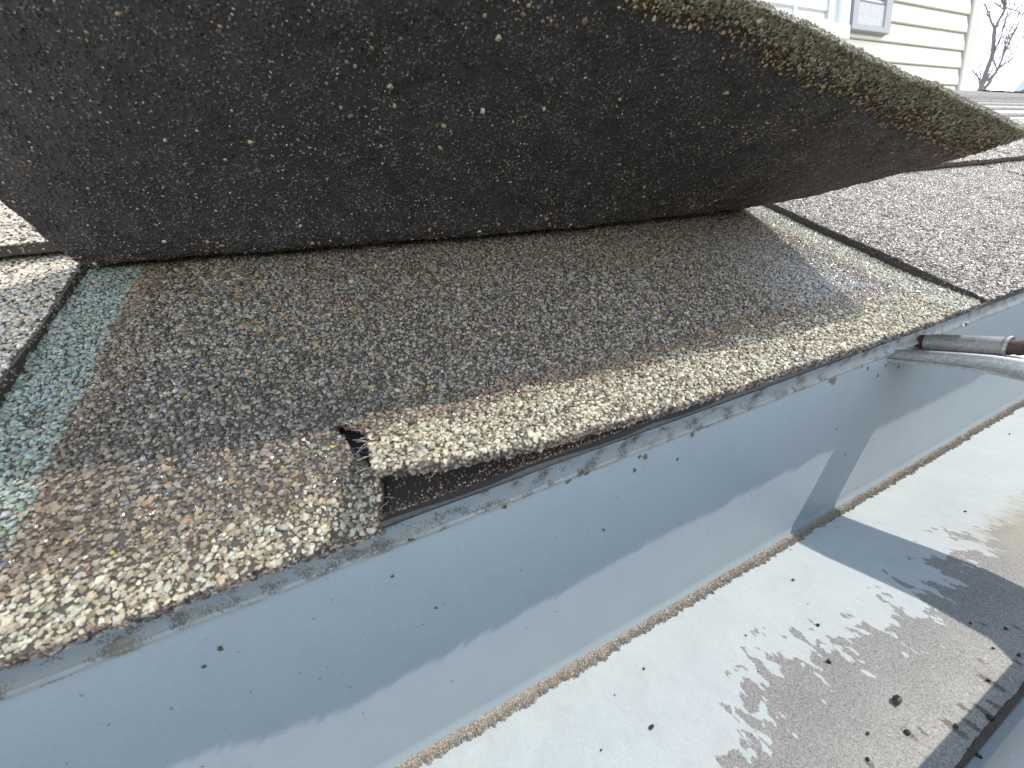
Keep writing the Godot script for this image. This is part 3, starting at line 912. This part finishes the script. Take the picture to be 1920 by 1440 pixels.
func lifted_shingle() -> void:
	var t := thing("lifted_shingle", "lifted asphalt shingle curled up over the torn one, its black underside showing", "roof shingle")
	var NX := 170; var NQ := 90; var TH := 0.0030
	var low := []; var top := []
	var cols := []
	for i in NX + 1:
		cols.append(flap_ctrl(lerpf(FX0, FX1, float(i) / NX)))
	for j in NQ + 1:
		var a := PackedVector3Array(); var b := PackedVector3Array()
		for i in NX + 1:
			var x := lerpf(FX0, FX1, float(i) / NX)
			var q := float(j) / NQ
			if j == 0: q = 0.004 * n1.get_noise_2d(x * 200.0, 30.0) + 0.004
			var c: PackedVector2Array = cols[i]
			var v := flap_at(c, q)
			var w := flap_at(c, clampf(q + 0.01, 0.0, 1.0)); var w0 := flap_at(c, clampf(q - 0.01, 0.0, 1.0))
			var tan := (w - w0).normalized()
			var nn := Vector2(-tan.y, tan.x)       # towards the top face
			var amp := 0.00035 * n1.get_noise_2d(x * 140.0, q * 19.0) + 0.0011 * n1.get_noise_2d(x * 18.0, q * 2.2)
			v += nn * amp
			if i == 0 or i == NX: x += 0.0006 * n1.get_noise_2d(q * 40.0, i)
			var wv := v + nn * TH * lerpf(0.28, 1.0, smoothstep(0.0, 0.12, q))
			a.append(roof(x, v.x, v.y)); b.append(roof(x, wv.x, wv.y))
		low.append(a); top.append(b)
	var st := tool()
	slab(st, top, low)
	mesh("asphalt_mat", done(st), M.asphalt_under, t)

	var lp := PackedVector3Array(); var ln := PackedVector3Array(); var ls := PackedFloat32Array(); var lc := PackedColorArray()
	var gp := PackedVector3Array(); var gn := PackedVector3Array(); var gs := PackedFloat32Array(); var gc := PackedColorArray()
	var ep := PackedVector3Array(); var en := PackedVector3Array(); var es := PackedFloat32Array(); var ec := PackedColorArray()
	var tp := PackedVector3Array(); var tn := PackedVector3Array(); var ts := PackedFloat32Array(); var tc := PackedColorArray()
	for pass_ in 4:
		var count: int = [70000, 15000, 24000, 24000][pass_]
		for k in count:
			var fi := rng.randf(); var q := rng.randf()
			if pass_ == 0 or pass_ == 1: q = rng.randf() * 0.80
			if pass_ == 2: q = 0.15 * pow(rng.randf(), 1.25) * lerpf(0.55, 1.0, smoothstep(0.35, 0.95, fi))
			if pass_ == 3: q = 0.065 + rng.randf() * 0.66
			var fj := q * NQ; var j := mini(int(fj), NQ - 1); var i := mini(int(fi * NX), NX - 1)
			var a := fi * NX - i; var b := fj - j
			var L: Array = top if pass_ == 3 else low
			var P00: Vector3 = L[j][i]; var P10: Vector3 = L[j][i + 1]; var P01: Vector3 = L[j + 1][i]; var P11: Vector3 = L[j + 1][i + 1]
			var p := P00.lerp(P10, a).lerp(P01.lerp(P11, a), b)
			var n := (P10 - P00).cross(P01 - P00).normalized()
			if pass_ != 3: n = -n
			var x := lerpf(FX0, FX1, fi)
			if pass_ == 0:
				var s := rng.randf_range(0.0004, 0.0010)
				lp.append(p - n * s * 0.08); ln.append(n); ls.append(s)
				var g := rng.randf()
				var c := pick([Color(0.058, 0.055, 0.057), Color(0.080, 0.076, 0.077), Color(0.040, 0.039, 0.041), Color(0.105, 0.098, 0.095)])
				if g < 0.05: c = Color(0.14, 0.13, 0.12)
				elif g < 0.075: c = Color(0.10, 0.075, 0.055)
				# brown dust towards the left edge and the fold
				var dust := clampf(0.5 - absf(fi - 0.0) * 7.0, 0.0, 0.5) + clampf((q - 0.62) * 3.0, 0.0, 0.45) + smoothstep(0.7, 1.0, fi) * 0.3
				if rng.randf() < dust: c = c.lerp(Color(0.105, 0.077, 0.055), 0.8)
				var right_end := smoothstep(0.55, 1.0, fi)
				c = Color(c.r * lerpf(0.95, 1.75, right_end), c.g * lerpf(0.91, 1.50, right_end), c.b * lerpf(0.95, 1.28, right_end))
				var mott := 1.0 + 0.75 * n1.get_noise_2d(x * 120.0, q * 14.0) + 0.35 * n1.get_noise_2d(x * 35.0, q * 4.0 + 3.0) + 0.45 * n1.get_noise_2d(x * 500.0 + 8.0, q * 55.0)
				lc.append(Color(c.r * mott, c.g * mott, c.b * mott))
			elif pass_ == 1:
				var keep := 0.2 + 0.8 * smoothstep(-0.15, 0.45, n1.get_noise_2d(x * 40.0, q * 5.0) + 0.9 * (q - 0.42)) * (0.45 + 0.55 * smoothstep(0.15, 0.45, fi))
				if rng.randf() > keep: continue
				gp.append(p + n * 0.0001); gn.append(n)
				gs.append(rng.randf_range(0.00024, 0.0006) if rng.randf() < 0.9 else (rng.randf_range(0.0006, 0.001) if rng.randf() < 0.85 else rng.randf_range(0.0011, 0.0018)))
				gc.append(pick([Color(0.50, 0.31, 0.20), Color(0.42, 0.25, 0.16), Color(0.54, 0.39, 0.27), Color(0.28, 0.20, 0.155), Color(0.36, 0.30, 0.25), Color(0.56, 0.46, 0.36)]))
			elif pass_ == 2:
				# mossy, dusty granules stuck along the free edge
				var edge := q / (0.145 * lerpf(0.55, 1.0, smoothstep(0.35, 0.95, fi))) + 0.35 * n1.get_noise_2d(x * 50.0, q * 12.0) + 0.12 * n1.get_noise_2d(x * 300.0, q * 60.0)
				var c: Color
				if edge < 0.55:
					c = pick([Color(0.33, 0.295, 0.21), Color(0.43, 0.38, 0.28), Color(0.24, 0.23, 0.15), Color(0.19, 0.16, 0.115), Color(0.50, 0.43, 0.33), Color(0.12, 0.10, 0.075)], 0.3)
				elif edge < 0.9:
					if rng.randf() < 0.6: continue
					c = pick([Color(0.60, 0.46, 0.29), Color(0.52, 0.40, 0.25), Color(0.15, 0.10, 0.06), Color(0.11, 0.075, 0.05), Color(0.32, 0.24, 0.15), Color(0.08, 0.062, 0.045)], 0.3)
				else:
					continue
				ep.append(p + n * 0.0002); en.append(n); es.append(rng.randf_range(0.0004, 0.00105)); ec.append(c)
			else:
				tp.append(p + n * 0.0001); tn.append(n); ts.append(rng.randf_range(0.0012, 0.0019)); tc.append(pick(PALE))
	# the rim itself
	for k in 2600:
		var fi := rng.randf(); var i := mini(int(fi * NX), NX - 1)
		var f := rng.randf()
		var p: Vector3 = low[0][i].lerp(low[0][i + 1], fi * NX - i).lerp(top[0][i].lerp(top[0][i + 1], fi * NX - i), f)
		var n: Vector3 = (low[0][i] - low[2][i]).normalized()
		ep.append(p); en.append((n + Vector3(rng.randf() - 0.5, rng.randf() - 0.5, rng.randf() - 0.5) * 0.8).normalized()); es.append(rng.randf_range(0.0004, 0.0011))
		ec.append(pick([Color(0.15, 0.14, 0.10), Color(0.20, 0.185, 0.135), Color(0.11, 0.11, 0.075), Color(0.25, 0.22, 0.17)]))
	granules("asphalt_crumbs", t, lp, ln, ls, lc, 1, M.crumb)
	granules("stuck_granules", t, gp, gn, gs, gc, 0, M.granule)
	granules("edge_granules", t, ep, en, es, ec, 1, M.granule)
	granules("granules", t, tp, tn, ts, tc, 0, M.granule)

# ------------------------------------------------------------------ hanger and debris
func hanger() -> void:
	var t := thing("gutter_hanger", "weathered aluminium gutter hanger with a rusty screw, spanning the gutter at the right", "gutter hanger")
	# near rib, drooping towards the front lip
	var st := tool()
	tube(st, [Vector3(0.2835, -0.0166, -0.0149), Vector3(0.2835, -0.0164, -0.0125), Vector3(0.2835, -0.0162, -0.004), Vector3(0.2835, -0.0160, 0.006), Vector3(0.2835, -0.0163, 0.012), Vector3(0.2835, -0.0176, 0.020), Vector3(0.2835, -0.0200, 0.030), Vector3(0.2835, -0.0225, 0.044), Vector3(0.2835, -0.021, 0.060), Vector3(0.2835, -0.0125, 0.0715)],
		[0.0018, 0.0024, 0.0027, 0.0029, 0.0032, 0.0038, 0.0039, 0.0038, 0.0034, 0.003], 14, Vector3.UP, 0.62)
	mesh("near_rib", done(st), M.aluminium, t)
	# web between the ribs
	st = tool()
	var a := PackedVector3Array(); 
	var path := [Vector2(-0.0149, -0.0188), Vector2(0.0, -0.0186), Vector2(0.012, -0.0190), Vector2(0.022, -0.0208), Vector2(0.034, -0.0238), Vector2(0.046, -0.0255), Vector2(0.060, -0.0235), Vector2(0.0715, -0.0135)]
	var top := []; var low := []
	var rt := PackedVector3Array(); var rl := PackedVector3Array(); var r2 := PackedVector3Array(); var l2 := PackedVector3Array()
	path.reverse()
	for p in path:
		top.append(PackedVector3Array([Vector3(0.2820, p.y + 0.0006, p.x), Vector3(0.3085, p.y + 0.0006, p.x)]))
		low.append(PackedVector3Array([Vector3(0.2820, p.y - 0.0006, p.x), Vector3(0.3085, p.y - 0.0006, p.x)]))
	slab(st, top, low)
	mesh("web_plate", done(st), M.aluminium, t)
	# far sleeve with a flared mouth that guides the screw
	st = tool()
	var cx := 0.3045
	tube(st, [Vector3(cx, -0.0152, -0.0120), Vector3(cx, -0.0150, -0.009), Vector3(cx, -0.0147, 0.0085), Vector3(cx, -0.0147, 0.0092), Vector3(cx, -0.0147, 0.0100), Vector3(cx, -0.0147, 0.0106)], [0.0034, 0.0036, 0.0036, 0.0038, 0.0042, 0.0039], 20, Vector3.UP, 1.0, false)
	tube(st, [Vector3(cx, -0.0147, 0.0106), Vector3(cx, -0.0147, 0.0100), Vector3(cx, -0.0150, -0.0115)], [0.0039, 0.0031, 0.0030], 20, Vector3.UP, 1.0, false)
	mesh("screw_sleeve", done(st), M.aluminium, t)
	st = tool()
	var pts := []; var rad := []
	for i in 82:
		var z := -0.0145 + i * 0.0011
		pts.append(Vector3(cx, -0.0150 + 0.0003 * smoothstep(0.0, 0.03, z), z)); rad.append(0.0027 + (0.0004 if i % 2 else 0.0))
	tube(st, pts, rad, 12)
	mesh("rusty_screw", done(st), M.rust, t)
	# its hexagonal head outside the front lip
	st = tool()
	tube(st, [Vector3(cx, -0.0147, 0.0816), Vector3(cx, -0.0147, 0.0822), Vector3(cx, -0.0147, 0.0866), Vector3(cx, -0.0147, 0.0870)], [0.0046, 0.0052, 0.0052, 0.0045], 6)
	mesh("screw_head", done(st), M.rust, t)
	st = tool()
	tube(st, [Vector3(cx, -0.0147, 0.0145), Vector3(cx, -0.0147, 0.0150), Vector3(cx, -0.0147, 0.0200), Vector3(cx, -0.0147, 0.0205)], [0.0031, 0.0037, 0.0037, 0.0031], 6)
	mesh("rusty_collar", done(st), M.rust, t)
	var d := thing("water_drop", "tiny drop of rusty water hanging under the shingle edge above the gutter hanger", "water drop")
	var sm := SphereMesh.new(); sm.radius = 0.0008; sm.height = 0.0019; sm.radial_segments = 16; sm.rings = 10
	var gm := mat("water", Color(0.95, 0.93, 0.92), 0.05); gm.albedo_color.a = 0.1
	gm.refraction_enabled = true; gm.refraction_scale = 0.033
	d.position = Vector3(0.2975, -0.0050, 0.0003)
	mesh("drop", sm, gm, d)
	var core := SphereMesh.new(); core.radius = 0.00035; core.height = 0.0008; core.radial_segments = 10; core.rings = 6
	mesh("rust_grain", core, M.rust, d)

func debris() -> void:
	# loose black granules lying on the gutter floor
	var at := [[0.1237,0.0104,1.3],[0.1323,-0.0022,0.8],[0.1683,0.0053,0.7],[0.2019,-0.0003,1.1],[0.1906,0.0139,1.1],[0.1812,0.0217,1.4],[0.1849,0.0353,2.4],[0.1988,0.0468,1.6],[0.2232,0.0401,0.8],[0.2258,0.0439,1.0],[0.2923,0.0127,0.9],[0.1197,-0.0007,0.5],[0.1084,0.0081,0.6],[0.1646,0.0384,0.9],[0.1864,0.0487,1.3],[0.3885,-0.0023,0.9],[0.2283,0.0343,0.8],[0.234,0.0393,1.0],[0.1705,0.0357,0.8],[0.1961,0.0078,0.4],[0.216,-0.0097,0.5],[0.1612,0.0141,0.4],[0.1786,0.0398,1.3],[0.2105,0.0430,1.0],[0.1900,0.0440,1.0]]
	var words := ["black grain standing alone on white floor metal, lowest of the clear ones at bottom centre", "black grain on white floor metal close to the sealant strip, at bottom centre", "black grain on the middle of the white floor, left of the ragged dirt edge", "black grain near the sealant strip, just below the foot of the hanger's shadow", "black grain on white metal between two tongues of dirt", "black grain on the first broad tongue of grey dirt, below the one between two tongues", "largest black grain, lying on grey dirt of the gutter floor", "black grain touching the shade under the gutter's front lip", "small black grain on pale dirt near the lower edge of the hanger's shadow", "black grain inside the hanger's shadow at the right edge of the picture", "black grain on sunlit white floor just beyond the hanger's shadow", "tiny black speck left of the grain nearest the sealant at bottom centre", "tiny black speck at the bottom edge, left of all larger grains", "black grain on grey dirt at the bottom edge, below the largest grain", "black grain in the shaded front corner of the gutter at the bottom edge", "lone black grain on far white floor at the right edge", "black grain on dirt at the lower border of the hanger's shadow", "black grain in the hanger's shadow over dirt, right of the one on its border", "small black grain on grey dirt, left below the largest grain", "tiny black speck on white metal right of the sealant, before the dirt begins", "tiny black speck beside the sealant strip, left of the hanger's shadow foot", "tiny black speck on white metal at the tip of the ragged dirt", "medium black grain on grey dirt, just right below the largest grain", "black grain on a dark streak of dirt near the front lip's shade", "black grain on pale dirt between the largest grain and the front lip"]
	var dark := mat("black granule", Color(0.022, 0.02, 0.019), 0.5)
	var shared := []
	for i in 3: shared.append(chip_mesh(50 + i, 0.75))
	for i in at.size():
		var o := MeshInstance3D.new()
		o.mesh = shared[i % 3]
		o.material_override = dark
		put(o, "black_grain")
		var s: float = at[i][2] * 0.00105
		o.transform = Transform3D(Basis(Vector3.UP, i * 2.1).scaled(Vector3(s * 1.2, s, s)), Vector3(at[i][0], FLOOR_Y + s * 0.3, at[i][1]))
		tag(o, words[i], "grain", "loose black grains on the gutter floor")

# ------------------------------------------------------------------ the house wall above the roof
func house() -> void:
	var t := thing("sided_house", "cream house wall with horizontal siding, a white window and a grey shutter", "house")
	var Z := -1.7
	var siding := mat("cream siding", Color(0.66, 0.625, 0.535), 0.55)
	bump(siding, 0.02, 0.15, 0.12)
	var trim := mat("beige corner trim", Color(0.46, 0.43, 0.39), 0.6)
	var st := tool()
	box(st, Vector3(-1.5, -3.0, -6.0), Vector3(5.1, 3.25, Z - 0.004))
	mesh("wall", done(st), mat("sheathing", Color(0.20, 0.19, 0.17), 0.9), t)
	var y := 1.1035 - 0.117 * 2
	while y < 3.2:
		st = tool()
		# outside runs from the top of the board down its two faces to the butt and back in
		var prof := [Vector2(Z - 0.002, y + 0.002), Vector2(Z + 0.013, y + 0.0015), Vector2(Z + 0.0175, y + 0.004), Vector2(Z + 0.018, y + 0.010), Vector2(Z + 0.0155, y + 0.055), Vector2(Z + 0.0130, y + 0.060), Vector2(Z + 0.0045, y + 0.1135), Vector2(Z - 0.002, y + 0.1145)]
		sweep_x(st, prof, -1.5, 4.985, 1, false, true)
		mesh("siding_board", done(st), siding, t)
		y += 0.117
	st = tool()
	box(st, Vector3(5.005, 0.93, Z - 0.11), Vector3(5.165, 3.25, Z + 0.024), 0.008)
	mesh("corner_trim", done(st), trim, t)
	st = tool()
	box(st, Vector3(4.93, 0.915, Z - 0.05), Vector3(5.34, 0.938, Z + 0.06))
	mesh("flashing", done(st), mat("white flashing", Color(0.75, 0.75, 0.74), 0.5), t)
	# window
	var white := mat("white vinyl", Color(0.74, 0.75, 0.76), 0.4)
	st = tool()
	box(st, Vector3(2.02, 1.19, Z), Vector3(3.395, 1.262, Z + 0.05))
	box(st, Vector3(3.30, 1.262, Z), Vector3(3.395, 2.40, Z + 0.042))
	box(st, Vector3(2.02, 1.262, Z), Vector3(2.115, 2.40, Z + 0.042))
	box(st, Vector3(2.02, 2.40, Z), Vector3(3.395, 2.47, Z + 0.042))
	var wf := mesh("window_frame", done(st), white, t)
	st = tool()
	box(st, Vector3(2.115, 1.262, Z + 0.002), Vector3(3.30, 1.292, Z + 0.026))
	box(st, Vector3(3.205, 1.292, Z + 0.002), Vector3(3.30, 2.40, Z + 0.026))
	box(st, Vector3(2.115, 1.292, Z + 0.002), Vector3(2.18, 2.40, Z + 0.026))
	mesh("sash", done(st), mat("grey vinyl sash", Color(0.50, 0.52, 0.54), 0.4), wf)
	st = tool()
	box(st, Vector3(2.885, 1.292, Z + 0.006), Vector3(2.905, 2.40, Z + 0.020))
	mesh("muntin", done(st), white, wf)
	st = tool()
	quad(st, Vector3(2.18, 1.292, Z + 0.012), Vector3(2.18, 2.40, Z + 0.012), Vector3(3.205, 2.40, Z + 0.012), Vector3(3.205, 1.292, Z + 0.012))
	var glass := mat("window glass", Color(0.9, 0.95, 1.0), 0.03)
	glass.transparency = BaseMaterial3D.TRANSPARENCY_ALPHA
	glass.albedo_color.a = 0.12
	mesh("pane", done(st), glass, wf)
	st = tool()
	st.set_smooth_group(1)
	for i in 80:
		var xa := lerpf(2.18, 3.205, i / 80.0); var xb := lerpf(2.18, 3.205, (i + 1) / 80.0)
		var za := Z + 0.003 + 0.003 * sin(xa * 60.0); var zb := Z + 0.003 + 0.003 * sin(xb * 60.0)
		quad(st, Vector3(xa, 1.292, za), Vector3(xa, 2.40, za), Vector3(xb, 2.40, zb), Vector3(xb, 1.292, zb))
	mesh("curtain", done(st), mat("lilac grey curtain", Color(0.40, 0.43, 0.56), 0.9), wf)
	# shutter
	var grey := mat("grey shutter", Color(0.30, 0.30, 0.31), 0.6)
	st = tool()
	box(st, Vector3(3.415, 1.245, Z + 0.012), Vector3(3.850, 1.275, Z + 0.050))
	box(st, Vector3(3.415, 1.275, Z + 0.012), Vector3(3.470, 2.42, Z + 0.050))
	box(st, Vector3(3.775, 1.275, Z + 0.012), Vector3(3.850, 2.42, Z + 0.050))
	box(st, Vector3(3.415, 2.42, Z + 0.012), Vector3(3.850, 2.46, Z + 0.050))
	var sh := mesh("shutter", done(st), grey, t)
	var im := PackedByteArray(); im.resize(256 * 256 * 3)
	for j in 256:
		for i in 256:
			var w := sin((j * 0.35 + 14.0 * n1.get_noise_2d(i * 0.012, j * 0.02)) * 1.2)
			var v := 0.40 + 0.05 * w + 0.03 * n2.get_noise_2d(i * 0.05, j * 0.8)
			put_px(im, (j * 256 + i) * 3, v, v, v * 1.02)
	var grain := mat("embossed grain", Color.WHITE, 0.6)
	grain.albedo_color = Color.WHITE
	grain.albedo_texture = image_tex(256, 256, im)
	grain.uv1_triplanar = true; grain.uv1_world_triplanar = true; grain.uv1_scale = Vector3.ONE * 3.0
	st = tool()
	box(st, Vector3(3.470, 1.275, Z + 0.012), Vector3(3.775, 1.395, Z + 0.043))
	mesh("panel", done(st), grain, sh)
	for i in 20:
		var yy := 1.40 + i * 0.05
		st = tool()
		sweep_x(st, [Vector2(Z + 0.018, yy + 0.046), Vector2(Z + 0.042, yy + 0.008), Vector2(Z + 0.038, yy), Vector2(Z + 0.014, yy + 0.040), Vector2(Z + 0.018, yy + 0.046)], 3.775, 3.470, 1, false, false)
		mesh("louvre", done(st), grey, sh)
	# eave of its own roof, out of sight above
	st = tool()
	sweep_x(st, [Vector2(-1.35, 3.20), Vector2(-1.35, 3.32), Vector2(-3.85, 4.6), Vector2(-6.3, 3.32), Vector2(-6.3, 3.20), Vector2(-1.35, 3.20)], -1.9, 5.5, 1, false, true)
	mesh("roof", done(st), mat("house roof", Color(0.12, 0.12, 0.12), 0.9), t)

# ------------------------------------------------------------------ trees and the far house
func limb(st: SurfaceTool, p: Vector3, d: Vector3, len_: float, r: float, depth: int) -> void:
	var pts := [p]; var rad := [r]
	var q := p; var dd := d
	var n := 5
	for i in n:
		dd = (dd + Vector3(rng.randf() - 0.5, rng.randf() - 0.35, rng.randf() - 0.5) * 0.34).normalized()
		q += dd * len_ / n
		pts.append(q); rad.append(lerpf(r, r * 0.5, float(i + 1) / n))
	tube(st, pts, rad, 6 if depth > 1 else 4, Vector3(0.31, 0.2, 0.9))
	if depth == 0: return
	var kids := 3 + rng.randi() % 2
	for k in kids:
		var i := 1 + rng.randi() % n if k > 0 else n
		var side := dd.cross(Vector3(rng.randf() - 0.5, rng.randf() - 0.5, rng.randf() - 0.5)).normalized()
		var nd := (dd + side * rng.randf_range(0.35, 0.9) + Vector3(0, 0.15, 0)).normalized()
		limb(st, pts[i], nd, len_ * rng.randf_range(0.5, 0.8), rad[i] * rng.randf_range(0.5, 0.75), depth - 1)

func tree(called: String, label: String, base: Vector3, marks: Array, r: float, seed_: int) -> void:
	var t := thing(called, label, "tree", "bare trees beyond the roof")
	rng.seed = seed_
	var bark := mat("grey bark", Color(0.17, 0.15, 0.14), 0.9)
	var st := tool()
	var pts := [base, base.lerp(marks[0], 0.5) + Vector3(0.08, 0, 0.05)]; var rad := [r * 1.7, r * 1.25]
	for i in marks.size():
		pts.append(marks[i]); rad.append(r * lerpf(1.0, 0.32, float(i) / maxi(1, marks.size() - 1)))
	tube(st, pts, rad, 9, Vector3(0.3, 0.1, 0.9))
	mesh("trunk", done(st), bark, t)
	for i in range(0, marks.size()):
		for k in 5:
			st = tool()
			var d: Vector3 = (marks[mini(i + 1, marks.size() - 1)] - marks[maxi(i - 1, 0)]).normalized()
			var side := Vector3(rng.randf_range(-1, 1), rng.randf_range(-0.2, 0.7), rng.randf_range(-1, 1)).normalized()
			limb(st, marks[i], (d + side * 0.9).normalized(), rng.randf_range(0.5, 1.3), r * lerpf(0.36, 0.2, float(i) / marks.size()), 3)
			mesh("limb", done(st), bark, t)

func trees() -> void:
	tree("bare_tree", "bare leafless tree nearest the house corner, its trunk leaning right", Vector3(18.1, -3, -6), [Vector3(18.5, 3.32, -6), Vector3(18.85, 4.15, -6), Vector3(18.8, 4.75, -6.05), Vector3(19.03, 5.2, -6), Vector3(18.9, 6.0, -6)], 0.055, 71)
	tree("bare_tree", "bare leafless tree right of the other, leaning further towards the frame edge", Vector3(18.7, -3, -6.6), [Vector3(19.9, 3.4, -6.4), Vector3(20.6, 4.0, -6.4), Vector3(21.2, 4.6, -6.5), Vector3(21.9, 5.6, -6.5)], 0.045, 72)
	var t := thing("far_house", "distant house whose blue grey roof slopes up behind the bare trees", "house")
	var st := tool()
	box(st, Vector3(56, -3, -16), Vector3(68, 8.8, -13.4))
	mesh("wall", done(st), mat("pale wall", Color(0.6, 0.6, 0.58), 0.8), t)
	st = tool()
	st.set_smooth_group(-1)
	var a := Vector3(55.2, 8.45, -13.0); var b := Vector3(62, 13.2, -13.0); var c := Vector3(68.8, 8.45, -13.0)
	var back := Vector3(0, 0, -3.2)
	quad(st, a, a + back, b + back, b)
	quad(st, b, b + back, c + back, c)
	tri(st, a, b, c)
	tri(st, a + back, c + back, b + back)
	quad(st, a, c, c + back, a + back)
	mesh("roof", done(st), mat("blue grey shingles", Color(0.30, 0.34, 0.40), 0.8), t)
